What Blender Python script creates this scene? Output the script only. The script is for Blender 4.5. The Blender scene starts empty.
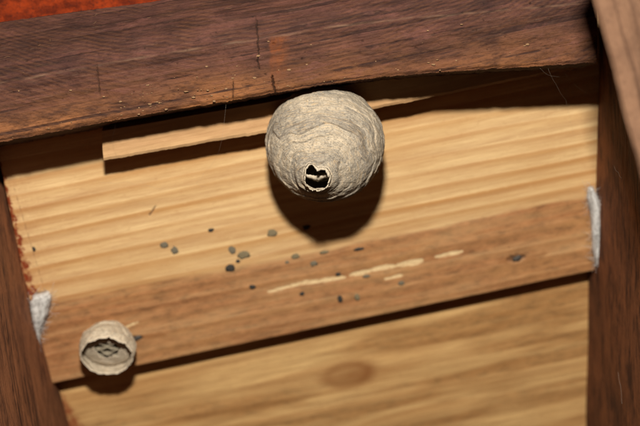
import bpy, bmesh, math, random
from mathutils import Vector, Matrix, noise
random.seed(7)
S = bpy.context.scene
C = S.collection
R = math.radians
# ------------------------------------------------------------------ camera, light, exposure
# Builder's frame: x right, y away from the lens, z up in the picture. TM tips it so the lens looks 50 deg up
# at the underside of a low pitched roof, as the photograph was taken.
TM = Matrix.Translation((0, 0, 1.7)) @ Matrix.Rotation(R(50), 4, 'X')
LENS = 75.0
K = 36.0 / LENS / 640.0
cam = bpy.data.objects.new('camera', bpy.data.cameras.new('camera')); C.objects.link(cam)
cam.data.lens = LENS; cam.data.sensor_width = 36; cam.data.clip_start = .01; cam.data.clip_end = 20
cam.data.dof.use_dof = True; cam.data.dof.focus_distance = .487; cam.data.dof.aperture_fstop = 8.5
cam.matrix_world = TM @ Matrix.Rotation(R(90), 4, 'X')
S.camera = cam
W = bpy.data.worlds.new('World'); S.world = W; W.use_nodes = True
W.node_tree.nodes['Background'].inputs[0].default_value = (1, .60, .38, 1)
W.node_tree.nodes['Background'].inputs[1].default_value = .030
fl = bpy.data.lights.new('camera_flash', 'AREA'); fl.shape = 'RECTANGLE'; fl.size = .035; fl.size_y = .022
fl.energy = 5.4; fl.color = (1, .95, .86)
flo = bpy.data.objects.new('camera_flash', fl); C.objects.link(flo)
FP = Vector((-.008, .0, .178))
flo.matrix_world = TM @ (Matrix.Translation(FP) @ (Vector((0, .53, -.02)) - FP).to_track_quat('-Z', 'Y').to_matrix().to_4x4())
S.view_settings.view_transform = 'Standard'; S.view_settings.look = 'None'
S.view_settings.gamma = 1; S.view_settings.use_curve_mapping = False; S.view_settings.exposure = 0
S.render.engine = 'CYCLES'

# ------------------------------------------------------------------ helpers
def at(px, py, y): return Vector(((px - 320) * K * y, y, -(py - 213) * K * y))
def nz(x, y=0., z=0.): return noise.noise(Vector((x, y, z)))
def fb(x, y=0., z=0., o=4): return noise.fractal(Vector((x, y, z)), 1.0, 2.0, o)
def sstep(a, b, x):
    t = max(0, min(1, (x - a) / (b - a))); return t * t * (3 - 2 * t)
def interp(pts, x):
    for (x0, y0), (x1, y1) in zip(pts, pts[1:]):
        if x <= x1: return y0 + (y1 - y0) * (x - x0) / (x1 - x0)
    (x0, y0), (x1, y1) = pts[-2:]
    return y0 + (y1 - y0) * (x - x0) / (x1 - x0)
def mk(name, verts, faces, mat, parent=None, M=None, smooth=True, attrs=None, uvs=None):
    me = bpy.data.meshes.new(name); me.from_pydata(verts, [], faces)
    if smooth: me.polygons.foreach_set('use_smooth', [True] * len(me.polygons))
    for k, vals in (attrs or {}).items():
        a = me.attributes.new(k, 'FLOAT', 'POINT'); a.data.foreach_set('value', vals)
    if uvs:
        a = me.attributes.new('flow', 'FLOAT_VECTOR', 'POINT'); a.data.foreach_set('vector', [c for v in uvs for c in v])
    me.materials.append(mat)
    return link(name, me, parent, M)
def link(name, me, parent=None, M=None):
    o = bpy.data.objects.new(name, me); C.objects.link(o)
    M = M or Matrix.Identity(4)
    if parent:
        o.parent = parent; o.matrix_local = M
    else: o.matrix_world = TM @ M
    return o
def empty(name, M, label, cat, group=None):
    o = bpy.data.objects.new(name, None); C.objects.link(o); o.empty_display_size = .01
    o.matrix_world = TM @ M; tag(o, label, cat, group); return o
def tag(o, label, cat, group=None):
    o['label'] = label; o['category'] = cat
    if group: o['group'] = group
    return o

# ------------------------------------------------------------------ materials
class NT:
    def __init__(s, name):
        s.m = bpy.data.materials.new(name); s.m.use_nodes = True
        s.t = s.m.node_tree; s.b = s.t.nodes['Principled BSDF']
    def n(s, ty, **kw):
        o = s.t.nodes.new(ty)
        for k, v in kw.items():
            if k.startswith('i_'):
                key = k[2:]; key = int(key) if key.isdigit() else key.replace('_', ' ')
                s.set(o.inputs[key], v)
            else: setattr(o, k, v)
        return o
    def set(s, inp, v):
        if isinstance(v, bpy.types.NodeSocket): s.t.links.new(v, inp)
        elif isinstance(v, bpy.types.Node): s.t.links.new(v.outputs[0], inp)
        else: inp.default_value = v
    def obj(s, scale=(1, 1, 1), loc=(0, 0, 0), rot=(0, 0, 0), src=None):
        c = src or s.n('ShaderNodeTexCoord').outputs['Object']
        if any(rot): c = s.n('ShaderNodeMapping', i_0=c, i_Rotation=rot).outputs[0]
        return s.n('ShaderNodeMapping', i_0=c, i_Location=loc, i_Scale=scale).outputs[0]
    def noise(s, vec, scale=1, detail=4, rough=.55, dist=0):
        return s.n('ShaderNodeTexNoise', i_Vector=vec, i_Scale=scale, i_Detail=detail, i_Roughness=rough, i_Distortion=dist).outputs[0]
    def ramp(s, f, stops):
        r = s.n('ShaderNodeValToRGB'); s.set(r.inputs[0], f)
        e = r.color_ramp.elements
        while len(e) < len(stops): e.new(.5)
        for q, (p, c) in zip(e, stops):
            q.position = p; q.color = (c, c, c, 1) if isinstance(c, (int, float)) else (*c, 1)
        return r.outputs[0]
    def mix(s, f, a, b, mode='MIX'):
        o = s.n('ShaderNodeMix', data_type='RGBA', blend_type=mode)
        s.set(o.inputs[0], f)
        for i, v in ((6, a), (7, b)):
            s.set(o.inputs[i], (*v, 1) if isinstance(v, tuple) and len(v) == 3 else v)
        return o.outputs[2]
    def math(s, op, a, b=0., c=None, clamp=False):
        o = s.n('ShaderNodeMath', operation=op, use_clamp=clamp); s.set(o.inputs[0], a); s.set(o.inputs[1], b)
        if c is not None: s.set(o.inputs[2], c)
        return o.outputs[0]
    def attr(s, name): return s.n('ShaderNodeAttribute', attribute_name=name).outputs['Fac']
    def attrv(s, name): return s.n('ShaderNodeAttribute', attribute_name=name).outputs['Vector']
    def bump(s, h, strength, dist, prev=None):
        o = s.n('ShaderNodeBump', i_Height=h, i_Strength=strength, i_Distance=dist)
        if prev: s.set(o.inputs['Normal'], prev)
        return o.outputs[0]
    def out(s, col, rough=.8, nrm=None, spec=.3):
        s.set(s.b.inputs['Base Color'], (*col, 1) if isinstance(col, tuple) else col)
        s.set(s.b.inputs['Roughness'], rough); s.b.inputs['Specular IOR Level'].default_value = spec
        if nrm: s.set(s.b.inputs['Normal'], nrm)
        return s.m

def pine(name, cols, period, seed, sweep=.006, marks=True, contrast=1.):
    """sawn pine: rings running along object x, fibres, darker heartwood and torn places from attributes"""
    t = NT(name)
    p = t.obj(loc=(seed, seed * .37, 0))
    warp = t.noise(t.obj(scale=(4, 26, 4), loc=(seed, seed, 0)), 1, 2, .5)
    yy = t.n('ShaderNodeSeparateXYZ', i_0=p).outputs
    yb = t.math('ADD', yy[1], t.attr('bend'))
    y = t.math('ADD', yb, t.math('MULTIPLY', warp, sweep * 6))
    ring = t.math('FRACT', t.math('DIVIDE', y, period))
    wdt = t.noise(t.obj(scale=(4, 110, 4), loc=(seed, 0, 1)), 1, 3, .6)
    ringc = t.ramp(ring, [(0, .1), (.45, .35), (.78, .95), (.92, .8), (1, .1)])
    late = t.math('MULTIPLY', ringc, t.ramp(wdt, [(.3, .25), (.7, 1.)]))
    fib = t.noise(t.obj(scale=(60, 2600, 60)), 1, 4, .75)
    med = t.noise(t.obj(scale=(12, 300, 12), loc=(0, seed, 2)), 1, 4, .6)
    blot = t.noise(t.obj(scale=(14, 30, 14), loc=(3, seed, 2)), 1, 4, .6)
    light, mid, dark, heart = cols
    c = t.mix(t.math('MULTIPLY', late, contrast, clamp=True), light, mid)
    c = t.mix(t.ramp(med, [(.42, 0), (.72, .55)]), c, dark)
    c = t.mix(t.ramp(fib, [(.42, 0), (.7, .6)]), c, dark)
    spk = t.noise(t.obj(scale=(260, 520, 100), loc=(seed, 0, 5)), 1, 4, .7)
    c = t.mix(t.ramp(spk, [(.58, 0), (.72, .35)]), c, dark)
    c = t.mix(t.ramp(spk, [(.28, .3), (.40, 0)]), c, light)
    c = t.mix(t.ramp(blot, [(.4, 0), (.75, .45)]), c, mid)
    h = t.math('MULTIPLY', fib, .6)
    if marks:
        hz = t.attr('heart')
        hf = t.math('MULTIPLY', hz, t.ramp(t.math('ADD', t.math('MULTIPLY', med, .6), t.math('MULTIPLY', fib, .4)), [(.25, .55), (.6, 1)]))
        hcol = t.mix(late, heart, tuple(v * .62 for v in heart))
        hcol = t.mix(t.ramp(blot, [(.50, 0), (.75, .4)]), hcol, mid)
        mot = t.noise(t.obj(scale=(130, 330, 100), loc=(seed, 3, 5)), 1, 6, .75)
        hcol = t.mix(t.ramp(mot, [(.48, 0), (.62, .75)]), hcol, tuple(v * .40 for v in heart))
        hcol = t.mix(t.ramp(mot, [(.34, .45), (.45, 0)]), hcol, (heart[0] * 1.5, heart[1] * 1.6, heart[2] * 1.7))
        c = t.mix(hf, c, hcol)
        brk = t.noise(t.obj(scale=(400, 1500, 100)), 1, 3, .7)
        tn = t.math('MULTIPLY', t.attr('torn'), t.ramp(brk, [(.34, .35), (.5, 1)]))
        c = t.mix(tn, c, (.74, .54, .29))
        c = t.mix(t.attr('stain'), c, (.10, .052, .026))
        c = t.mix(t.math('MULTIPLY', t.attr('rust'), t.ramp(t.noise(t.obj(scale=(500, 260, 1)), 1, 4, .7), [(.38, .2), (.52, 1)])), c, (.20, .034, .008))
        c = t.mix(t.attr('knot'), c, (.23, .085, .022))
        h = t.math('ADD', h, t.math('MULTIPLY', brk, .5))
    h = t.math('ADD', h, t.math('MULTIPLY', late, .8))
    b = t.bump(h, .5, .00035)
    return t.out(c, .62, b, .3)

def rough_timber(name, base, dark, warm, pale, seed, saw=0., rot=0., axis='X', warmattr=False, rough=.75):
    """old weathered sawn timber, grain along object x (axis 'X') or y"""
    t = NT(name)
    sc = (lambda a, b: (a, b, b)) if axis == 'X' else (lambda a, b: (b, a, b))
    rr = (0, R(11), 0) if axis == 'X' else (R(rot), 0, 0)
    fib = t.noise(t.obj(scale=sc(60, 2400), loc=(seed, 1, 0), rot=rr), 1, 4, .7)
    g = t.noise(t.obj(scale=sc(7, 330), loc=(seed, seed, 0), rot=rr), 1, 5, .65, .3)
    ln = t.noise(t.obj(scale=sc(5, 620), loc=(seed, 2 * seed, 0), rot=rr), 1, 2, .5)
    bl = t.noise(t.obj(scale=(22, 34, 34), loc=(seed, 4, 2)), 1, 5, .62)
    fine = t.noise(t.obj(scale=(700, 900, 900)), 1, 4, .7)
    c = t.mix(t.ramp(g, [(.36, 0), (.66, 1)]), base, dark)
    w_ = t.ramp(bl, [(.30, .15), (.62, 1)])
    if warmattr: w_ = t.math('MULTIPLY', w_, t.attr('warm'))
    c = t.mix(w_, c, warm)
    c = t.mix(t.ramp(ln, [(.36, .85), (.43, 0)]), c, dark)
    pt = t.noise(t.obj(scale=sc(45, 150), loc=(seed, 7, 1), rot=rr), 1, 6, .72)
    c = t.mix(t.ramp(pt, [(.50, 0), (.62, .7)]), c, dark)
    c = t.mix(t.ramp(pt, [(.34, .5), (.44, 0)]), c, tuple(v * 1.15 for v in warm) if not warmattr else tuple(v * 1.9 for v in base))
    c = t.mix(t.ramp(fib, [(.56, 0), (.8, .45)]), c, pale)
    c = t.mix(t.ramp(fine, [(.52, 0), (.74, .45)]), c, tuple(v * .5 for v in dark))
    h = t.math('ADD', t.math('MULTIPLY', g, 1.2), t.math('MULTIPLY', fib, .5))
    h = t.math('ADD', h, t.math('MULTIPLY', fine, .5))
    h = t.math('ADD', h, t.math('MULTIPLY', ln, .8))
    if saw:   # curved marks of a circular saw
        pv = t.obj(scale=(1, 0, 1), loc=(.045, 0, -.27))
        ds = t.n('ShaderNodeVectorMath', operation='LENGTH', i_0=pv).outputs['Value']
        ds = t.math('ADD', ds, t.math('MULTIPLY', t.noise(t.obj(scale=(60, 60, 60)), 1, 3, .6), .0035))
        sw = t.math('MULTIPLY_ADD', t.math('SINE', t.math('MULTIPLY', ds, 6.2832 / .00155)), .5, .5)
        sw = t.math('MULTIPLY', sw, t.ramp(t.noise(t.obj(scale=(70, 70, 70), loc=(4, 4, 4)), 1, 4, .65), [(.36, 0), (.62, 1)]))
        sw = t.math('MULTIPLY', sw, saw)
        h = t.math('ADD', h, t.math('MULTIPLY', sw, .35))
        c = t.mix(t.math('MULTIPLY', sw, .75), c, tuple(v * 1.0 for v in warm))
    if warmattr:
        c = t.mix(t.attr('ridge_highlight'), c, pale)  # pale highlight painted into the colour along the beam's front edge
        c = t.mix(t.attr('pit'), c, (.012, .007, .004))
        c = t.mix(t.math('MULTIPLY', t.attr('rust'), t.ramp(g, [(.35, 1), (.6, .25)])), c, (.21, .055, .010))
    return t.out(c, rough, t.bump(h, .8, .0007), .2)

M_board = pine('pine_board', ((.78, .55, .275), (.48, .245, .08), (.36, .165, .06), (.37, .158, .060)), .0068, 1.3, contrast=1.25, sweep=.0019)
M_board2 = pine('pine_board_rear', ((.74, .475, .20), (.46, .225, .075), (.23, .10, .03), (.34, .155, .048)), .015, 5.1, sweep=.009, contrast=.9)
M_lath = pine('lath_wood', ((.66, .42, .21), (.46, .25, .10), (.36, .18, .08), (.3, .15, .07)), .008, 8.7, marks=False)
M_beam = rough_timber('old_beam', (.088, .034, .026), (.025, .0098, .0078), (.30, .118, .040), (.22, .13, .08), 2., saw=.18, warmattr=True)
M_raf = rough_timber('rafter_wood', (.19, .072, .034), (.05, .018, .010), (.27, .105, .045), (.36, .20, .11), 6., axis='Y', rot=28)
M_rafr = rough_timber('rafter_wood_dark', (.14, .052, .024), (.035, .012, .007), (.21, .075, .028), (.28, .15, .08), 9., axis='Y', rot=8)
M_near = rough_timber('near_timber', (.155, .078, .044), (.07, .033, .018), (.19, .10, .056), (.22, .135, .085), 11., axis='Y')
def red_paint():
    t = NT('red_paint')
    n = t.noise(t.obj(scale=(160, 260, 260)), 1, 5, .7)
    f = t.noise(t.obj(scale=(900, 900, 900)), 1, 3, .7)
    c = t.mix(t.ramp(n, [(.36, 0), (.62, 1)]), (.28, .034, .006), (.09, .012, .004))
    c = t.mix(t.ramp(f, [(.55, 0), (.72, 1)]), c, (.04, .012, .008))
    return t.out(c, .75, t.bump(t.math('ADD', n, f), .9, .0012), .1)
M_red = red_paint()
def paper(name, shades, fine=1.):
    t = NT(name)
    fl_ = t.attrv('flow')   # x around, y down the nest, z band number
    xyz = t.n('ShaderNodeSeparateXYZ', i_0=fl_).outputs
    bandv = t.n('ShaderNodeTexWhiteNoise', noise_dimensions='1D'); t.set(bandv.inputs['W'], t.math('FLOOR', xyz[2]))
    strip = t.noise(t.obj(scale=(5, 62 * fine, 0), src=fl_), 1, 5, .68, .35)
    strip2 = t.noise(t.obj(scale=(9, 150 * fine, 3), src=fl_), 1, 3, .7, .2)
    patch = t.noise(t.obj(scale=(110, 110, 110)), 1, 4, .6)
    grit = t.noise(t.obj(scale=(1500, 1500, 1500)), 1, 4, .75)
    strip0 = t.noise(t.obj(scale=(2.2, 15 * fine, 1), loc=(2, 5, 0), src=fl_), 1, 3, .55, .3)
    f = t.math('ADD', t.math('MULTIPLY', t.math('ADD', t.math('MULTIPLY', strip, .5), t.math('MULTIPLY', strip0, .5)), .62), t.math('MULTIPLY', bandv.outputs[0], .11))
    f = t.math('ADD', f, t.math('MULTIPLY', patch, .22))
    a, b, c_, d = shades
    c = t.ramp(f, [(.34, d), (.42, c_), (.485, b), (.56, a)])
    c = t.mix(t.ramp(strip2, [(.50, 0), (.64, .7)]), c, tuple(v * .50 for v in c_))
    c = t.mix(t.ramp(strip2, [(.30, .7), (.45, 0)]), c, tuple(min(1, v * 1.18) for v in a))
    warmn = t.noise(t.obj(scale=(3, 40 * fine, 9), src=fl_), 1, 3, .6, .3)
    c = t.mix(t.ramp(warmn, [(.54, 0), (.66, .6)]), c, (a[0] * 1.08, a[1] * .93, a[2] * .72))
    c = t.mix(t.ramp(grit, [(.50, 0), (.70, .8)]), c, tuple(v * .42 for v in c_))
    pit = t.n('ShaderNodeTexVoronoi', i_Vector=t.obj(scale=(430, 430, 430)), i_Scale=1.)
    c = t.mix(t.ramp(pit.outputs[0], [(.04, .6), (.10, 0)]), c, (.09, .065, .045))
    c = t.mix(t.attr('edge'), c, tuple(min(1, v * 1.3) for v in a))
    h = t.math('ADD', t.math('MULTIPLY', strip2, .6), t.math('MULTIPLY', grit, .8))
    h = t.math('SUBTRACT', h, t.ramp(pit.outputs[0], [(.04, .6), (.12, 0)]))
    m = t.out(c, .9, t.bump(h, .7, .00045), .1)
    return m
M_paper = paper('nest_paper', ((.57, .465, .335), (.41, .35, .27), (.30, .26, .21), (.19, .145, .10)))
M_paper2 = paper('nest_paper_pale', ((.68, .57, .43), (.56, .47, .35), (.46, .38, .28), (.34, .27, .19)), .8)
def plain(name, col, var, sc=700, rough=.8, spec=.3, bump=.0002):
    t = NT(name)
    n = t.noise(t.obj(scale=(sc, sc, sc)), 1, 4, .65)
    return t.out(t.mix(n, col, var), rough, t.bump(n, .7, bump), spec)
M_cell = plain('cell_paper', (.34, .29, .21), (.22, .18, .12), 1200)
def silk_mat():
    t = NT('silk')
    n_ = t.noise(t.obj(scale=(500, 240, 500)), 1, 5, .7, .8)
    t.set(t.b.inputs['Alpha'], t.ramp(n_, [(.30, .25), (.56, .9)]))
    t.b.inputs['Subsurface Weight'].default_value = .4; t.b.inputs['Subsurface Radius'].default_value = (.002, .002, .002)
    return t.out(t.mix(n_, (.52, .50, .47), (.76, .74, .71)), .95, t.bump(n_, .5, .0003), .05)
M_silk = silk_mat()
M_thread = plain('thread', (.36, .30, .24), (.28, .22, .17))
M_drop_dark = plain('dropping_dark', (.020, .017, .014), (.06, .05, .04), 900, .7)
M_drop_olive = plain('dropping_olive', (.25, .195, .105), (.13, .10, .06), 900, .9)
M_drop_grey = plain('dropping_grey', (.20, .165, .11), (.11, .09, .06), 900, .9)
M_nail = plain('nail_metal', (.075, .065, .055), (.04, .033, .027), 1500, .6, .4)
M_resin = plain('resin', (.40, .16, .04), (.20, .09, .035), 600, .4)
M_crumb = plain('crumb', (.30, .18, .09), (.18, .09, .04), 1500)
M_backing = plain('dark_backing', (.03, .02, .015), (.02, .014, .01), 300)  # near-black, for the added sheet that shuts out light behind the boards
M_crack = plain('grime', (.10, .05, .03), (.05, .025, .015), 900)

# ------------------------------------------------------------------ roof plane frame
TH = R(11.6); TI = R(24)
u = Vector((math.cos(TH), 0, math.sin(TH)))
w = Vector((-math.sin(TH) * math.cos(TI), -math.sin(TI), math.cos(TH) * math.cos(TI)))
n = u.cross(w)
P0 = at(325, 200, .548)
B = Matrix((( u.x, w.x, n.x, P0.x), (u.y, w.y, n.y, P0.y), (u.z, w.z, n.z, P0.z), (0, 0, 0, 1)))
BI = B.inverted()
def pl(px, py, z=0.):
    """pixel -> point of the plane z (towards the lens) in roof coordinates"""
    d = at(px, py, 1.); o = BI @ Vector((0, 0, 0)); e = BI.to_3x3() @ d
    s = (z - o.z) / e.z
    return o + e * s
def slab(name, mat, px4, z, th, nx, ny, wob=.0004, disp=None, marks=None, parent=None, M=None, topoff=True):
    """board: front face as a fine grid between four seen corners (TL TR BR BL), sides and back closed"""
    TL, TR, BR, BL = [pl(x, y, z) for x, y in px4]
    v, f = [], []; at_ = {k: [] for k in ('heart', 'torn', 'stain', 'rust', 'knot', 'bend')}
    for j in range(ny + 1):
        for i in range(nx + 1):
            s, t = i / nx, j / ny
            p = (TL * (1 - s) + TR * s) * (1 - t) + (BL * (1 - s) + BR * s) * t
            if j == ny: p.y += wob * fb(p.x * 90, 3, z * 500)
            if i in (0, nx): p.x += wob * fb(p.y * 120, 7, z * 500)
            e = min(t, 1 - t) * (TL - BL).length; e2 = min(s, 1 - s) * (TR - TL).length
            e = min(e, e2); rd = .0012
            dz = -(rd - math.sqrt(max(0, rd * rd - (rd - e) ** 2))) * .8 if e < rd else 0
            m = marks(p) if marks else (0, 0, 0, 0, 0)
            if len(m) < 6: m = (*m, 0)
            for k, q in zip(at_, m): at_[k].append(q)
            dz += (disp(p) if disp else 0) - .0002 * m[1] * (.6 + fb(p.x * 700, p.y * 1500, 1)) - .0005 * m[2]
            v.append((p.x, p.y, z + dz))
    W_ = nx + 1
    for j in range(ny):
        for i in range(nx):
            a = j * W_ + i; f.append((a, a + W_, a + W_ + 1, a + 1))
    ring = [i for i in range(nx + 1)] + [j * W_ + nx for j in range(1, ny + 1)] + [ny * W_ + i for i in range(nx - 1, -1, -1)] + [j * W_ for j in range(ny - 1, 0, -1)]
    b0 = len(v)
    for k in ring:
        v.append((v[k][0], v[k][1], z - th))
        for q in at_: at_[q].append(at_[q][k] if q != 'torn' else 0)
    L = len(ring)
    for k in range(L): f.append((ring[k], ring[(k + 1) % L], b0 + (k + 1) % L, b0 + k))
    f.append(tuple(b0 + k for k in range(L)))
    return mk(name, v, f, mat, parent, M or B, True, at_)

def near_px(p, pts, halfw):
    return 0
# torn streaks (pixel segments) in roof coordinates
def seg(x0, y0, x1, y1, hw): a, b = pl(x0, y0), pl(x1, y1); return (a.x, a.y, b.x, b.y, hw * K * .46)
TORN = [seg(268, 292, 300, 284, 2.4), seg(298, 284, 345, 277, 3.2), seg(350, 275, 372, 270, 3.2), seg(370, 270, 395, 266, 3.4), seg(398, 265, 422, 260, 4.), seg(436, 257, 462, 251, 3.2), seg(385, 279, 402, 275, 2.4), seg(150, 211, 157, 206, .1), seg(120, 330, 138, 322, 1.6)]
STAIN = [seg(508, 260, 524, 257, 4.5), seg(130, 339, 142, 338, 3.5), seg(149, 216, 156, 206, .9), seg(14, 188, 47, 300, .35)]
WARMK = [seg(526, 259, 545, 254, 5), seg(500, 262, 512, 260, 5), seg(140, 337, 165, 335, 4.5)]
def sd(p, s):
    x0, y0, x1, y1, hw = s
    dx, dy = x1 - x0, y1 - y0; L = dx * dx + dy * dy
    t = max(0, min(1, ((p.x - x0) * dx + (p.y - y0) * dy) / L))
    return math.hypot(p.x - x0 - t * dx, p.y - y0 - t * dy) / hw * (1 + 1.6 * abs(2 * t - 1) ** 4 * .5)
hA, hB = pl(30, 306), pl(590, 197)
rA, rB = pl(3, 182), pl(34, 296)
def board_marks(p):
    line = hA.y + (hB.y - hA.y) * (p.x - hA.x) / (hB.x - hA.x)
    d = line - p.y + .0016 * fb(p.x * 25, p.y * 160, 1) + .0007 * nz(p.x * 9)
    heart = .16 * sstep(-.012, -.001, d) + .84 * sstep(-.0006, .0012, d)
    heart *= .93 + .25 * fb(p.x * 22, p.y * 60, 5)
    wob = 1 + .8 * fb(p.x * 300, p.y * 900, 2)
    wobt = 1 + .45 * fb(p.x * 170, p.y * 500, 2)
    torn = max(1 - sstep(.6, 1.05, sd(p, s) * wobt) for s in TORN)
    st = max(1 - sstep(.55, 1.1, sd(p, s) * wob) for s in STAIN[:3])
    st = max(st, .45 * (1 - sstep(.3, 1.5, sd(p, STAIN[3]))))
    kn = .45 * max(1 - sstep(.3, 1.3, sd(p, s) * wob) for s in WARMK)
    t = (p.y - rA.y) / (rB.y - rA.y)
    xr = rA.x + (rB.x - rA.x) * t
    dd = p.x - xr + .0016 * fb(p.y * 330, 1, 3)
    rust = (1 - sstep(.0006, .0017, dd)) * (1 - sstep(1.0, 1.25, t))
    rust = max(rust, .16 * (1 - sstep(0, .02, dd)))
    return (max(0, min(1, heart)), torn, st, rust, kn)

# ------------------------------------------------------------------ roof: added dark backing behind, boards, lath
backing = [pl(-160, -200, -.045), pl(800, -250, -.045), pl(800, 620, -.045), pl(-160, 620, -.045)]  # unseen dark sheet, added so no light comes through behind the boards
o = mk('unseen_backing', [tuple(p) for p in backing] + [(p.x, p.y, p.z - .004) for p in backing],
       [(3, 2, 1, 0), (4, 5, 6, 7), (0, 1, 5, 4), (1, 2, 6, 5), (2, 3, 7, 6), (3, 0, 4, 7)], M_backing, None, B, False)
o['kind'] = 'structure'
upper = empty('roof_board', B, 'pale pine board with brown lower half, droppings and torn streaks, behind the large nest', 'board', 'roof boards between the rafters')
slab('plank', M_board, [(-17, 84), (607, -30), (596, 271), (45, 386)], 0, .016, 700, 260, disp=lambda p: .00022 * fb(p.x * 8, p.y * 60, 2), marks=board_marks, parent=upper, M=Matrix.Identity(4))
lower = empty('roof_board', B @ Matrix.Translation((0, -.08, 0)), 'lower pine board with a round knot, set back behind the dark gap', 'board', 'roof boards between the rafters')
kc = pl(350, 375, -.0105)
def low_marks(p):
    r = math.hypot((p.x - kc.x) / .013, (p.y - kc.y) / .0062)
    r2 = r * (1 + .25 * fb(p.x * 60, p.y * 120, 1))
    dx0 = p.x - kc.x
    c = max(0, 1 - sstep(.55, 1.45, r2)) * (.62 + .10 * math.sin(r2 * 7 + 2) + .3 * sstep(-.002, .010, dx0))
    h = .0 + .8 * sstep(.42, .66, .5 + .5 * fb(p.x * 9, p.y * 75, 8))
    q = pl(66, 410, -.0105)
    rust = 1 - sstep(.001, .004, p.x - q.x - (q.y - p.y) * .28 + .0016 * fb(p.y * 300, 1, 3))
    dx, dy = p.x - kc.x, p.y - kc.y
    bend = -.0065 * math.tanh(dy / .004) * math.exp(-(dx / .036) ** 2) * math.exp(-abs(dy) / .018)
    return (max(0, min(1, h)), 0, 0, rust * .8, max(0, min(.9, c)), bend)
slab('plank', M_board2, [(38, 340), (606, 200), (598, 520), (88, 560)], -.0105, .016, 420, 160, disp=lambda p: .0003 * fb(p.x * 8, p.y * 60, 4), marks=low_marks, parent=lower, M=Matrix.Translation((0, .08, 0)))

# lath: thin strip standing proud of the board on the beam's back
def lath():
    z = .0145
    nx, ny = 220, 10; v, f = [], []
    lo = [(104, 161), (180, 147.5), (265, 133), (375, 109), (430, 98), (520, 80), (600, 64)]
    for i in range(nx + 1):
        x = 103.5 + (598 - 103.5) * i / nx
        b = pl(x, interp(lo, x) + .9 * fb(x * .05, 3) + .5 * fb(x * .3, 5), z); t = pl(x - (1.5 if i == 0 else 0), interp(lo, x) - 30, z)
        for j in range(ny + 1):
            p = b.lerp(t, j / ny)
            v.append((p.x + (.0004 * nz(j * .9, 5) if i == 0 else 0), p.y, z + .00025 * fb(p.x * 60, p.y * 300, 4) - (.0005 if j == 0 else 0)))
        v.append((b.x, b.y, z - .009)); v.append((t.x, t.y, z - .009))
    W_ = ny + 3
    for i in range(nx):
        a = i * W_; c = a + W_
        for j in range(ny): f.append((a + j, c + j, c + j + 1, a + j + 1))
        f.append((a + ny + 1, c + ny + 1, c, a)); f.append((a + ny, c + ny, c + ny + 2, a + ny + 2))
        f.append((a + ny + 2, c + ny + 2, c + ny + 1, a + ny + 1))
    e = nx * W_
    f.append(tuple([ny + 1] + list(range(ny + 1)) + [ny + 2])); f.append(tuple([e + ny + 2] + [e + j for j in range(ny, -1, -1)] + [e + ny + 1]))
    o = mk('lath', v, f, M_lath, None, B, False)
    tag(o, 'thin pale wooden lath with a sawn end, in the dark gap under the beam', 'lath')
lath()

# ------------------------------------------------------------------ rafters
def rafter(name, mat, line, side, z0, z1, width, label, lean=0.):
    (xa, ya), (xb, yb) = line
    A, Bb = pl(xa, ya, 0), pl(xb, yb, 0)
    d = (Bb - A).normalized(); L = (Bb - A).length
    # local frame: y along the rafter, x into the side face depth (roof z), z = outward normal
    nL, nD, nW = 260, 110, 4; v, f = [], []
    px_ = Vector((-d.y, d.x, 0)); px_ = px_ if px_.x * side > 0 else -px_
    for j in range(nL + 1):
        for i in range(nD + 1):
            s = i / nD; zz = z0 + (z1 - z0) * s; q = A + d * (L * j / nL)
            off = .0007 * fb(zz * 30, j * L / nL * 14, side) + .00025 * fb(zz * 500, j * L / nL * 40, side)
            if s > .96: off -= 0.0
            p = q + px_ * (off + lean * zz)
            v.append((p.x, p.y, zz))
    W_ = nD + 1
    for j in range(nL):
        for i in range(nD):
            a = j * W_ + i; f.append((a, a + 1, a + W_ + 1, a + W_) if side > 0 else (a, a + W_, a + W_ + 1, a + 1))
    b0 = len(v)
    for j in range(nL + 1):
        for i in (0, nD):
            q = Vector(v[j * W_ + i]) + px_ * width; v.append(tuple(q))
    for j in range(nL):
        a0, a1 = j * W_, (j + 1) * W_; c0, c1 = b0 + 2 * j, b0 + 2 * j + 2
        f.append((a0, a1, c1, c0)); f.append((a0 + nD, c0 + 1, c1 + 1, a1 + nD)); f.append((c0, c1, c1 + 1, c0 + 1))
    f.append(tuple(list(range(W_)) + [b0 + 1, b0])); e = nL * W_
    f.append(tuple([e + i for i in range(W_)] + [b0 + 2 * nL + 1, b0 + 2 * nL]))
    o = mk(name, v, f, mat, None, B, True)
    bm = bmesh.new(); bm.from_mesh(o.data); bmesh.ops.recalc_face_normals(bm, faces=bm.faces); bm.to_mesh(o.data); bm.free()
    tag(o, label, 'rafter', 'rafters at the sides'); return o
rafter('rafter', M_raf, ((-35, 60), (95, 540)), -1, -.03, .10, .04, 'brown rafter slanting across the lower left corner beside the small nest')
rafter('rafter', M_rafr, ((601, -60), (590, 540)), 1, -.03, .095, .04, 'dark reddish rafter running down the right side')

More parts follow.
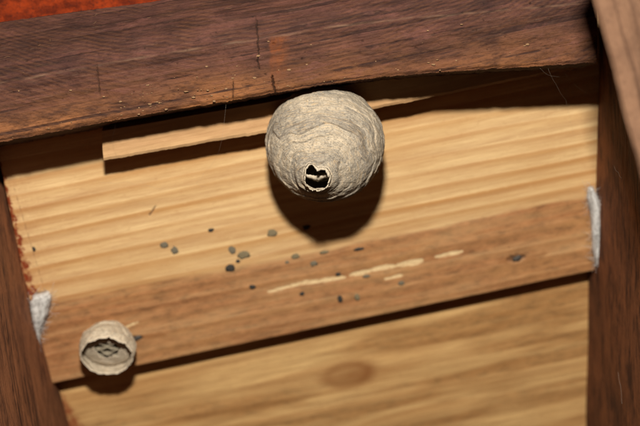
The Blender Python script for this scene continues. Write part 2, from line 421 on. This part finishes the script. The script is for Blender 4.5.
# near out-of-focus timber, top right
def near_timber():
    a, b = at(590, -20, .405), at(648, 200, .405)
    d = (b - a).normalized(); r = Vector((0, -1, 0)).cross(d); r = r if r.x > 0 else -r
    M = Matrix(((r.x, -d.x, 0, a.x), (r.y, -d.y, 1, a.y), (r.z, -d.z, 0, a.z), (0, 0, 0, 1)))
    if M.to_3x3().determinant() < 0: M.col[2] = -M.col[2]
    sg = 1 if M.col[2].y > 0 else -1
    v, f = [], []; nL, nR = 60, 8
    prof = [(.011, .03), (.0, .002), (.0008, .0005), (.004, 0), (.03, 0), (.034, .0008), (.035, .03)]
    for j in range(nL + 1):
        for (x, z) in prof:
            y = .02 - j * .0022
            v.append((x + .0005 * fb(y * 60, x * 30), y, sg * (z + .0004 * fb(y * 70, x * 90, 3))))
    P = len(prof)
    for j in range(nL):
        for i in range(P):
            f.append((j * P + i, j * P + (i + 1) % P, (j + 1) * P + (i + 1) % P, (j + 1) * P + i))
    f.append(tuple(range(P))); f.append(tuple(nL * P + i for i in range(P)))
    o = mk('timber', v, f, M_near, None, M, False)
    bm = bmesh.new(); bm.from_mesh(o.data); bmesh.ops.recalc_face_normals(bm, faces=bm.faces); bm.to_mesh(o.data); bm.free()
    tag(o, 'pale brown timber close to the lens, blurred in the top right corner', 'timber')
near_timber()

# ------------------------------------------------------------------ the old beam along the top
TOPL = [(-90, 40), (0, 22), (80, 11), (150, 2), (250, -16), (600, -62)]
RID = [(-90, 99), (0, 83), (150, 56), (290, 34), (330, 27), (420, 17), (600, 2)]
BOT = [(-90, 158), (0, 142), (60, 131), (120, 119), (190, 107), (240, 99), (275, 92.5), (330, 83.5), (380, 77), (440, 72), (520, 67), (600, 62)]
def crack_x(py): return 256.5 + 1.6 * nz(py * .09, 3) + 1.1 * nz(py * .4, 8) + (py - 20) * .05 if py < 72 else 272 + (py - 76) * .2 + 2.2 * nz(py * .3, 3)
def beam():
    nx = 860; v, f = [], []; A = {'warm': [], 'pit': [], 'rust': [], 'ridge_highlight': []}
    rows = [('t', k / 6) for k in range(6)] + [('a', k / 55) for k in range(55)] + [('b', k / 70) for k in range(71)] + [('u', k / 10) for k in range(1, 11)]
    for i in range(nx + 1):
        px = -70 + (597 + 70) * i / nx
        rag = .9 * fb(px * .09, 1, 0, 5) + .45 * fb(px * .5, 4, 0) + (1.6 * sstep(.55, .9, nz(px * .17, 9)))
        yT = interp(TOPL, px) + .4 * fb(px * .2, 6); yR = interp(RID, px) + .8 * fb(px * .05, 2); yB = interp(BOT, px) + rag
        for kind, s in rows:
            if kind == 't': y, py = .53 + (.500 - .53) * s, yT; 
            elif kind == 'a': y, py = .500 + (.4865 - .500) * math.sin(s * math.pi / 2) ** 1.0, yT + (yR - yT) * s
            elif kind == 'b': y, py = .4865 + .0045 * s, yR + (yB - yR) * s
            else: y, py = .491 + .048 * s, yB
            if kind in 't': p = at(px, py, .500); p.y = y; p.z += (.53 - y) * 0
            elif kind == 'u': p = at(px, py, .491); p.y = y; p.z += .002 * s
            else: p = at(px, py, y)
            d = .0008 * fb(p.x * 30, p.z * 60, 1) + .00028 * fb(p.x * 180, p.z * 500, 2, 5)
            warm = 0; pit = 0; rust = 0; rg = 0
            if kind in 'ab':
                warm = .12 + 1.1 * s ** 1.7 if kind == 'b' else .06
                rg = .5 * math.exp(-((py - yR) / 1.0) ** 2) * max(0, .5 + fb(px * .04, 3, 3))  # mask of the painted edge highlight
                warm *= .75 + .4 * fb(px * .012, py * .03)
                cx = crack_x(py); cw = .5 + .5 * sstep(60, 85, py)
                c = max(0, 1 - abs(px - cx) / (cw * 1.3)) * sstep(14, 26, py)
                if 69 < py < 75: c = 0
                if py < 72: c *= .75
                c2 = max(0, 1 - abs(px - (96 + (py - 60) * .12 + nz(py * .2))) / .8) * sstep(62, 70, py) * (1 - sstep(90, 100, py)) * .5
                c3 = max(0, 1 - abs(px - (233 + nz(py * .2, 7))) / .7) * sstep(80, 84, py) * .7
                c = max(c, c2, c3)
                d += .0022 * c; pit = min(1, c * 1.4)
                if kind == 'b': d += .0010 * sstep(.93, 1, s)
                rust = .85 * sstep(268, 272, px + 2 * fb(py * .1, 3)) * (1 - sstep(280, 292, px + 6 * fb(py * .2, 8))) * sstep(34, 40, py) * (1 - .75 * sstep(68, 80, py)) * (.7 + .5 * fb(px * .3, py * .12))
                # worm-eaten pits low on the face
                q = nz(px * .28, py * .45, 3)
                if q > .62: pit = max(pit, .5 * sstep(.62, .75, q)); d += .0006 * sstep(.62, .75, q)
            v.append((p.x, p.y + d, p.z + (.0003 * fb(p.x * 300, y * 300) if kind == 'u' else 0)))
            A['ridge_highlight'].append(max(0, min(1, rg))); A['warm'].append(max(0, min(1, warm))); A['pit'].append(pit); A['rust'].append(max(0, min(1, rust)))
    W_ = len(rows)
    for i in range(nx):
        for j in range(W_ - 1):
            a = i * W_ + j; f.append((a, a + 1, a + W_ + 1, a + W_))
        f.append((i * W_ + W_ - 1, i * W_, (i + 1) * W_, (i + 1) * W_ + W_ - 1))
    f.append(tuple(range(W_))[::-1]); f.append(tuple(nx * W_ + k for k in range(W_)))
    o = mk('old_beam', v, f, M_beam, None, None, True, A)
    bm = bmesh.new(); bm.from_mesh(o.data); bmesh.ops.recalc_face_normals(bm, faces=bm.faces); bm.to_mesh(o.data); bm.free()
    tag(o, 'thick dark weathered beam with a vertical crack, crossing the top above the large nest', 'beam')
    # crumbs and splinters caught on the face
    v, f = [], []
    for k in range(95):
        px = random.choice([random.gauss(225, 70), random.uniform(0, 585), random.gauss(160, 25)]); 
        if not -5 < px < 588: continue
        lo = interp(BOT, px); hi = interp(RID, px); py = lo - abs(random.gauss(0, .38)) * (lo - hi) - 1.5
        if py < 3: continue
        c = at(px, py, .4865 + .0045 * max(0, (py - hi) / (lo - hi))) + Vector((0, -.0001, 0))
        r = random.choice([.00012, .00016, .0002, .0003]) * random.uniform(.7, 1.3)
        blob(v, f, c, r * random.uniform(1, 2.6), r * .4, r * random.uniform(.7, 1.2), k)
    q = mk('crumb', v, f, M_crumb, o); q['kind'] = 'stuff'
    v, f = [], []
    for k in range(14):
        px = random.uniform(0, 500); py = interp(TOPL, px) + random.uniform(.05, .9) * (interp(RID, px) - interp(TOPL, px))
        if py < 1 or py > 80: continue
        c = at(px, py, .4853); ln = random.uniform(2, 9); an = R(random.gauss(12, 18))
        if random.random() < .15: an += R(60)
        pts = [c + Vector((math.cos(an) * t * ln * K * .49, -.0003 * math.sin(t * 3), math.sin(an) * t * ln * K * .49 + .0002 * math.sin(t * 5 + k))) for t in (0, .35, .7, 1)]
        tube(v, f, pts, .00005, 4)
    q = mk('splinter', v, f, M_crumb, o); q['kind'] = 'stuff'
def blob(v, f, c, rx, ry, rz, seed, rot=0.):
    b = len(v); NU, NV = 12, 6
    v.append((c.x, c.y, c.z + rz))
    for j in range(1, NV):
        for i in range(NU):
            a = 2 * math.pi * i / NU; e = math.pi * j / NV
            d = Vector((math.sin(e) * math.cos(a), math.sin(e) * math.sin(a), math.cos(e)))
            k = 1 + .5 * nz(d.x * 1.6 + seed * 3.1, d.y * 1.6, d.z * 1.6) + .35 * nz(d.x * 4 + seed * 3.1, d.y * 4, d.z * 4)
            x, y = d.x * rx * k, d.y * ry * k
            v.append((c.x + x * math.cos(rot) - y * math.sin(rot), c.y + x * math.sin(rot) + y * math.cos(rot), c.z + d.z * rz * k))
    v.append((c.x, c.y, c.z - rz)); last = len(v) - 1
    for i in range(NU):
        f.append((b, b + 1 + i, b + 1 + (i + 1) % NU))
        for j in range(NV - 2):
            p = b + 1 + j * NU; f.append((p + i, p + NU + i, p + NU + (i + 1) % NU, p + (i + 1) % NU))
        p = b + 1 + (NV - 2) * NU; f.append((p + i, last, p + (i + 1) % NU))
def tube(v, f, pts, r, sides=5, taper=False):
    b = len(v); N = len(pts)
    for i, p in enumerate(pts):
        t = (pts[min(N - 1, i + 1)] - pts[max(0, i - 1)]).normalized()
        a = t.cross(Vector((.3, 1, .2))).normalized(); c = t.cross(a)
        rr = r(i / (N - 1)) if callable(r) else r
        for k in range(sides):
            g = 2 * math.pi * k / sides; v.append(tuple(p + a * (rr * math.cos(g)) + c * (rr * math.sin(g))))
    for i in range(N - 1):
        for k in range(sides):
            f.append((b + i * sides + k, b + i * sides + (k + 1) % sides, b + (i + 1) * sides + (k + 1) % sides, b + (i + 1) * sides + k))
    f.append(tuple(b + k for k in range(sides))[::-1]); f.append(tuple(b + (N - 1) * sides + k for k in range(sides)))
beam()
# red painted board above the beam
z = .530
q = [at(-90, -120, z), at(420, -120, z), at(420, 60, z), at(-90, 60, z)]
v, f = [], []
nx, ny = 120, 40
for j in range(ny + 1):
    for i in range(nx + 1):
        p = at(-90 + 500 * i / nx, -110 + 160 * j / ny, .5315); v.append((p.x, p.y + .0005 * fb(p.x * 60, p.z * 90), p.z))
W_ = nx + 1
for j in range(ny):
    for i in range(nx): a = j * W_ + i; f.append((a, a + W_, a + W_ + 1, a + 1))
b0 = len(v); cs = [0, nx, ny * W_ + nx, ny * W_]
for c in cs: v.append((v[c][0], v[c][1] + .012, v[c][2]))
f += [(b0, b0 + 1, b0 + 2, b0 + 3), tuple(range(nx + 1)) + (b0 + 1, b0), tuple(ny * W_ + i for i in range(nx, -1, -1)) + (b0 + 3, b0 + 2),
      tuple(j * W_ for j in range(ny, -1, -1)) + (b0, b0 + 3), tuple(j * W_ + nx for j in range(ny + 1)) + (b0 + 2, b0 + 1)]
tag(mk('painted_board', v, f, M_red, None, None, False), 'red-orange painted board showing above the beam in the top left corner', 'board')

# ------------------------------------------------------------------ nests
def axis_frame(c, a, roll=0.):
    a = a.normalized(); x = Vector((1, 0, 0)); x = (x - a * x.dot(a)).normalized(); y = a.cross(x)
    return Matrix(((x.x, y.x, a.x, c.x), (x.y, y.y, a.y, c.y), (x.z, y.z, a.z, c.z), (0, 0, 0, 1)))
def shell(name, mat, Rad, th0, prof, nT, nP, thick, rim, parent, M=None, bands=14., amp=.0004, seed=0., sq=None, edgew=.03):
    """paper envelope: local z is the axis towards the entrance; outer and inner wall joined at a ragged rim"""
    v, f, A, U = [], [], [], []
    for j in range(nT + 1):
        for i in range(nP):
            ph = 2 * math.pi * i / nP; cx, sx = math.cos(ph), math.sin(ph)
            t0 = th0 + rim(ph); t = t0 + (math.pi - .02 - t0) * (j / nT) ** 1.05
            d = Vector((math.sin(t) * cx, math.sin(t) * sx, math.cos(t)))
            fl_ = bands * t / math.pi + 1.15 * fb(d.x * 1.1 + seed, d.y * 1.1, d.z * 1.1, 3) + .5 * nz(d.x * 3, d.y * 3 + seed, d.z * 3) + .35 * math.sin(ph + seed)
            s = fl_ - math.floor(fl_)
            st = (1 - s) ** 1.0 if s > .12 else (s / .12) * .88
            am = amp * (.35 + 1.0 * max(0, .5 + nz(d.x * 2.2, d.y * 2.2, d.z * 2.2 + seed + math.floor(fl_) * 3.7)))
            r = Rad * prof(t, ph) + am * st + .00022 * fb(d.x * 9 + seed, d.y * 9, d.z * 9) * (Rad / .02) + .00010 * fb(d.x * 60, d.y * 60, d.z * 60 + seed, 3)
            p = d * r
            if sq: p = sq(p)
            v.append(tuple(p)); A.append(max(0, 1 - (t - t0) / edgew) * .55); U.append((ph + 0, t * 1.0 + .07 * (fl_ - bands * t / math.pi), fl_))
    nO = nT + 1
    inn = [k for k in range(0, nT + 1, max(1, nT // 40))]
    if inn[-1] != nT: inn.append(nT)
    for j in inn:
        for i in range(nP):
            p = Vector(v[j * nP + i]); q = p - p.normalized() * thick * (1 if j else .45)
            v.append(tuple(q)); A.append(A[j * nP + i] * .6); U.append((U[j * nP + i][0] + 3, U[j * nP + i][1] + 2, U[j * nP + i][2] + 5))
    for j in range(nT):
        for i in range(nP):
            a = j * nP + i; b = j * nP + (i + 1) % nP; f.append((a, a + nP, b + nP, b))
    o0 = nO * nP
    for jj in range(len(inn) - 1):
        for i in range(nP):
            a = o0 + jj * nP + i; b = o0 + jj * nP + (i + 1) % nP; f.append((a, b, b + nP, a + nP))
    for i in range(nP): f.append((i, (i + 1) % nP, o0 + (i + 1) % nP, o0 + i))
    f.append(tuple(nT * nP + i for i in range(nP))); f.append(tuple(o0 + (len(inn) - 1) * nP + i for i in range(nP))[::-1])
    # faces wind so that outer normals point away from the middle
    o = mk(name, v, f, mat, parent, M, True, {'edge': A}, U)
    bm = bmesh.new(); bm.from_mesh(o.data); bmesh.ops.recalc_face_normals(bm, faces=bm.faces); bm.to_mesh(o.data); bm.free()
    return o
def cell_mesh(r, h, wall, seed=0):
    v, f = [], []
    for (rr, z) in ((r * .55, -h * .6), (r, 0), (r, h), (r - wall, h - .0001), (r - wall, .2 * h), (r * .4, 0)):
        for k in range(12):
            g = 2 * math.pi * k / 12; hexr = rr / max(math.cos(((g + math.pi / 6) % (math.pi / 3)) - math.pi / 6), .86) * .95
            v.append((hexr * math.cos(g), hexr * math.sin(g), z + (.0003 * nz(k * .8, seed) if z >= h - .0002 else 0)))
    for j in range(5):
        for k in range(12): f.append((j * 12 + k, j * 12 + (k + 1) % 12, (j + 1) * 12 + (k + 1) % 12, (j + 1) * 12 + k))
    f.append(tuple(range(12))[::-1]); f.append(tuple(60 + k for k in range(12)))
    me = bpy.data.meshes.new('cell'); me.from_pydata(v, [], f); me.materials.append(M_cell); return me
def comb(parent, zc, r, h, spots):
    me = cell_mesh(r, h, r * .12)
    c = None
    for (x, y) in spots:
        rr = math.hypot(x, y)
        link('comb_cell', me, parent, Matrix.Translation((x, y, zc - rr * .25)) @ Matrix.Rotation(rr / .02, 4, Vector((-y, x, 0)) if rr else 'X'))
def hexspots(r, n_):
    out = [(0, 0)]
    for k in range(6): out.append((1.76 * r * math.cos(k * math.pi / 3 + .5), 1.76 * r * math.sin(k * math.pi / 3 + .5)))
    for k in range(12): out.append(((3.3 + .2 * (k % 2)) * r * math.cos(k * math.pi / 6 + .5), (3.3 + .2 * (k % 2)) * r * math.sin(k * math.pi / 6 + .5)))
    return out[:n_]

# large nest
NC = at(324.8, 144.5, .510); PX = K * .510; RN = 57.5 * PX
ax = Vector((-7.8, -45, -35.5))
MN = axis_frame(NC, ax)
big = empty('wasp_nest', MN, 'large round grey-brown papery wasp nest with a ragged entrance hole, hanging under the beam', 'wasp nest', 'paper wasp nests under the roof')
def prof_big(t, ph):
    r = 1.0
    r *= 1 - .02 * math.cos(t) + .055 * math.sin(t) ** 2 - .03
    # knob of the inner envelope standing out around the entrance
    knob = 1 - sstep(R(19), R(26), t + R(2.5) * nz(math.cos(ph) * 1.5, math.sin(ph) * 1.5, 4))
    r += .055 * knob + .065 * knob * (1 - sstep(R(10), R(19), t))
    r += .014 * nz(math.sin(t) * math.cos(ph) * 1.6, math.sin(t) * math.sin(ph) * 1.6, math.cos(t) * 1.6 + 3)
    return r
def rim_big(ph):
    g = lambda c, w_: math.exp(-((ph - R(c)) / w_) ** 2)
    return R(1.3) * fb(math.cos(ph) * 3.3, math.sin(ph) * 3.3, 1.3, 3) + R(2.2) * math.sin(ph) + R(3.0) * g(115, .3) - R(1.5) * g(84, .25) + R(1.6) * g(52, .25) - R(1) * g(170, .2)
shell('outer_envelope', M_paper, RN, R(13.2), prof_big, 330, 420, .0005, rim_big, big, bands=14, amp=.00046, seed=2.3)
def inner_rim(ph): return R(10) * math.cos(ph - R(250)) + R(4) * fb(math.cos(ph) * 2.2, math.sin(ph) * 2.2, 8)
shell('inner_envelope', M_paper2, RN * .86, R(17), lambda t, p: 1.0, 60, 120, .0004, inner_rim, big, bands=8, amp=.0002, seed=5)
comb(big, RN * .15, .0026, .006, hexspots(.0026, 19))
# thin rolled paper lip with a torn, scalloped edge standing out round the hole
v, f = [], []; NPH = 180
for k in range(7):
    q = k / 6
    for i in range(NPH):
        ph = 2 * math.pi * i / NPH; t0 = R(12.9) + rim_big(ph)
        rr = RN * prof_big(t0, ph) - .0002
        sc2 = .45 + .55 * abs(math.sin(ph * 5.5 + 1.1 * math.sin(ph * 2 + 1) + .4)) + .35 * nz(math.cos(ph) * 7, math.sin(ph) * 7, 3)
        sc2 *= 1 - .55 * math.exp(-((ph - R(118)) / .22) ** 2)
        e = q if k < 4 else 1 - (k - 3.5) / 3.5; wal = 0 if k < 4 else -.0004
        ln = .0040 * e * sc2 * (.72 - .28 * math.sin(ph))
        d = Vector((math.sin(t0) * math.cos(ph), math.sin(t0) * math.sin(ph), math.cos(t0))) * rr
        o_ = Vector((math.cos(ph), math.sin(ph), 0))
        v.append(tuple(d + Vector((0, 0, ln * .8)) + o_ * (wal - ln * .22)))
for k in range(7):
    for i in range(NPH):
        a, b = k * NPH + i, k * NPH + (i + 1) % NPH; c_, d_ = (k + 1) % 7 * NPH + (i + 1) % NPH, (k + 1) % 7 * NPH + i; f.append((a, b, c_, d_))
mk('entrance_lip', v, f, M_paper2, big)
v, f = [], []
for i in range(31):
    s_ = i / 30; x = -.0052 + .0104 * s_; yc = -.0008 - .0010 * math.sin(s_ * 4.2) + .0004 * nz(s_ * 6, 2); zz = RN * .93 - .0008
    hw = .0011 * (.6 + .7 * math.sin(s_ * math.pi)) * (1 + .5 * nz(s_ * 9, 5))
    for (dy, dz) in ((hw, .0002), (-hw, -.0004), (-hw, -.0008), (hw, -.0003)): v.append((x, yc + dy, zz + dz + .0004 * nz(s_ * 5, 8)))
for i in range(30):
    for k in range(4): f.append((i * 4 + k, i * 4 + (k + 1) % 4, i * 4 + 4 + (k + 1) % 4, i * 4 + 4 + k))
f += [(0, 1, 2, 3), (123, 122, 121, 120)]
mk('paper_strip', v, f, M_paper2, big)
# stalk from the nest's top to the board
def stalk(parent, M_, length_from, target, r0, r1):
    inv = (M_).inverted(); a = inv @ length_from; b = inv @ target; v, f = [], []
    pts = [a.lerp(b, k / 6) for k in range(7)]
    tube(v, f, pts, lambda s: r0 + (r1 - r0) * abs(s - .4) ** 1.2, 12); mk('stalk', v, f, M_cell, parent)
tb = B @ pl(332, 108, 0)
stalk(big, MN, NC - ax.normalized() * RN * .85, tb, .0025, .008)

# small nest
sc_ = at(107.8, 348, (B @ pl(108, 348, .0092)).y); RS = 27.2 * K * sc_.y
axs = Vector((.03, -.78, -.62))
MS = axis_frame(sc_, axs)
small = empty('wasp_nest', MS, 'small open cup-shaped pale wasp nest showing its comb, at the lower left of the board', 'wasp nest', 'paper wasp nests under the roof')
def prof_s(t, ph): return 1 + .03 * fb(math.sin(t) * math.cos(ph) * 5, math.sin(t) * math.sin(ph) * 5, math.cos(t) * 5) + .02 * math.sin(2 * t) + .025 * nz(math.sin(t) * math.cos(ph) * 2, math.sin(t) * math.sin(ph) * 2, math.cos(t) * 2)
def rim_s(ph): return R(2.5) * fb(math.cos(ph) * 3, math.sin(ph) * 3, 5) + R(2) * nz(math.cos(ph) * 8, math.sin(ph) * 8, 2)
shell('outer_envelope', M_paper2, RS, R(64), prof_s, 130, 240, .0006, rim_s, small, bands=9, amp=.0005, seed=7.7, edgew=.10)
def flat(p): return Vector((p.x, p.y, p.z * (.16 if p.z > 0 else 1) + .0002 * fb(p.x * 300, p.y * 300)))
shell('inner_envelope', M_paper2, RS * .88, R(33), lambda t, p: 1., 70, 140, .0005, lambda ph: R(9) * fb(math.cos(ph) * 2, math.sin(ph) * 2, 9) - R(7) * abs(math.sin(ph)), small, bands=6, amp=.0004, seed=9.1, sq=flat)
comb(small, -RS * .10, .0021, .0034, hexspots(.0021, 7))
stalk(small, MS, sc_ - axs.normalized() * RS * .8, B @ pl(109, 343, 0), .002, .006)

# ------------------------------------------------------------------ droppings on the board
SP = [(164, 245, 4, 3.4, 'g', 'grey-green dropping, left one of the leftmost pair on the board'),
 (174.5, 250, 3.6, 4.6, 'g', 'grey-green dropping, right one of the leftmost pair on the board'),
 (211, 230, 3, 2, 'd', 'tiny brown-black speck above and right of the leftmost pair of droppings'),
 (232, 250, 3.4, 4.6, 'g', 'greenish upright dropping above the largest black one'),
 (244, 255, 6, 4, 'o', 'broad pale olive dropping just right above the largest black one'),
 (238, 261, 2.2, 2, 'd', 'tiny black speck between the olive dropping and the largest black one'),
 (230.5, 268, 5, 4.4, 'd', 'largest black dropping, middle of the cluster left below the big nest'),
 (252.5, 287, 3.2, 2.6, 'd', 'small black dropping near the left end of the torn pale streak'),
 (272, 233, 4.6, 3.6, 'o', 'olive dropping close to the left edge of the big nest shadow'),
 (295.5, 256, 3.8, 2.8, 'o', 'small olive dropping under the left of the big nest shadow'),
 (313.5, 263, 3.4, 3, 'g', 'small greenish dropping under the lowest point of the nest shadow'),
 (324, 252, 4.6, 1.8, 'o', 'faint flat olive smear just under the nest shadow'),
 (306.5, 227, 4, 2.6, 'd', 'dark dropping lying inside the big nest shadow'),
 (359, 249, 5, 1.8, 'd', 'thin dark flat dropping right below the nest shadow'),
 (338, 274, 2.6, 1.8, 'd', 'tiny dark dropping on the upper edge of the long torn streak'),
 (366, 276, 4, 1.8, 'g', 'small grey dropping between two torn patches'),
 (302, 293.6, 2.6, 2, 'd', 'small dark dropping below the long torn streak'),
 (340, 299, 3, 4, 'd', 'round black dropping near the board edge, left of an olive one'),
 (357, 297, 2.6, 4.4, 'o', 'olive upright dropping near the board edge, right of a black one'),
 (401, 283, 3.2, 2.4, 'g', 'pale grey dropping, rightmost of all on the board'),
 (34, 249, 1.5, 2.6, 'd', 'tiny black speck near the rusty left edge of the board'),
 (287, 262, 2, 1.4, 'g', 'faint tiny speck left of the two olive droppings under the nest shadow')]
MD = {'g': M_drop_grey, 'd': M_drop_dark, 'o': M_drop_olive}
for k, (x, y, rx, ry, m, lab) in enumerate(SP):
    p = pl(x, y, 0); v, f = [], []; s = K * .56
    blob(v, f, Vector((0, 0, 0)), rx * s, ry * s, min(rx, ry) * s * .11, k + 1)
    if m != 'd': blob(v, f, Vector((rx * s * .5, -ry * s * .35, 0)), rx * s * .5, ry * s * .5, ry * s * .08, k + 40)
    tag(mk('dropping', v, f, MD[m], None, B @ Matrix.Translation((p.x, p.y, .0002))), lab, 'dropping', 'droppings stuck to the upper board')
# nails in the board, parts of it
for x, y in ((517, 258.5), (136.5, 338.5)):
    p = pl(x, y, 0); v, f = [], []
    blob(v, f, Vector((0, 0, 0)), .0021, .0012, .0005, x, .3); mk('nail', v, f, M_nail, upper, Matrix.Translation((p.x, p.y, .0)))

# ------------------------------------------------------------------ spider silk
def silk(px4, z, seed, nlab, hairs, zoff=.004, depth=.003):
    """lumpy pad of silk with loose fibres; px4 is the outline's spine as (x, y, half width)"""
    v, f = [], []; c0 = pl(px4[0][0], px4[0][1], z)
    rs = random.Random(seed); NS, NA = 50, 26
    for i in range(NS + 1):
        s = i / NS; yy = px4[0][1] + (px4[-1][1] - px4[0][1]) * s
        xx = interp([(q[1], q[0]) for q in px4], yy); hw = max(.15, interp([(q[1], q[2]) for q in px4], yy))
        c = pl(xx, yy, z); hw *= K * .55 * .78
        for k in range(NA):
            a = 2 * math.pi * k / NA; d = 1 + .26 * fb(math.cos(a) * 1.2 + seed, s * 4, math.sin(a) * 1.2, 5)
            v.append((c.x - c0.x + math.cos(a) * hw * d, c.y - c0.y + .0006 * fb(a, s * 9, seed), math.sin(a) * depth * min(1, hw / .002) * d))
    for i in range(NS):
        for k in range(NA): f.append((i * NA + k, i * NA + (k + 1) % NA, (i + 1) * NA + (k + 1) % NA, (i + 1) * NA + k))
    f.append(tuple(range(NA))[::-1]); f.append(tuple(NS * NA + k for k in range(NA)))
    core = len(v)
    for h in range(hairs):
        i = rs.randrange(NS * NA); a = Vector(v[i]) * 1.0; d = Vector((rs.gauss(0, 1), rs.gauss(0, 1), rs.gauss(0, .6))).normalized()
        L = rs.uniform(.002, .007); e = Vector((rs.gauss(0, .3), rs.gauss(0, .3), .2))
        tube(v, f, [a, a + d * L * .4 + e * L * .15, a + d * L * .8 + e * L * .3], .00004, 3)
    o = mk('spider_silk', v, f, M_silk, None, B @ Matrix.Translation((c0.x, c0.y, z + zoff)))
    tag(o, nlab, 'spider silk'); return o
silk([(42, 290, 10), (43, 294, 14), (42, 303, 12), (40, 314, 8), (38, 326, 4), (40, 338, 2)], .0, 3, 'white fluffy spider silk tuft between the left rafter and the board', 350)
silk([(588, 184, 3), (590, 192, 6), (593, 205, 7), (594, 225, 6.5), (595, 245, 6), (597, 262, 3)], .0, 8, 'long greyish spider silk pad in the corner by the right rafter', 400)
def web(name, strands, label, r=.000015):
    v, f = [], []; c0 = at(*strands[0][0])
    for st in strands:
        pts = []
        for (a, b) in zip(st, st[1:]):
            A_, B_ = at(*a), at(*b)
            for k in range(8):
                q = A_.lerp(B_, k / 8); s = k / 8; q.z -= .0006 * math.sin(s * math.pi) ; q.x += .0001 * nz(q.x * 900, q.z * 900); pts.append(q - c0)
        pts.append(at(*st[-1]) - c0); tube(v, f, pts, r, 4)
    tag(mk(name, v, f, M_thread, None, Matrix.Translation(c0)), label, 'cobweb', 'loose cobweb threads')
web('cobweb', [[(92, 181, .525), (128, 182, .522), (150, 186, .52), (166, 188, .518)], [(150, 186, .52), (140, 180, .515)],
    [(196, 183, .52), (205, 172, .515), (216, 158, .51), (222, 140, .50), (226, 104, .495)], [(118, 160, .52), (112, 140, .51), (116, 121, .495)], [(196, 183, .52), (206, 186, .52)]],
    'fine broken cobweb threads hanging under the beam near the lath end')
web('cobweb', [[(548, 68, .495), (556, 84, .50), (566, 100, .51), (575, 140, .53)], [(562, 66, .495), (570, 80, .51), (592, 96, .53)], [(540, 68, .494), (552, 76, .50), (575, 74, .515), (595, 84, .53)], [(555, 66, .495), (580, 70, .51), (592, 66, .52)]],
    'tangled cobweb threads at the right end of the beam')
web('cobweb', [[(618, 372, .52), (621, 388, .518), (622, 404, .516)]], 'short pale thread caught low on the right rafter', .00003)
web('cobweb', [[(614, 166, .50), (618, 172, .498), (622, 178, .496)]], 'tiny pale thread on the right rafter above the silk pad', .00003)
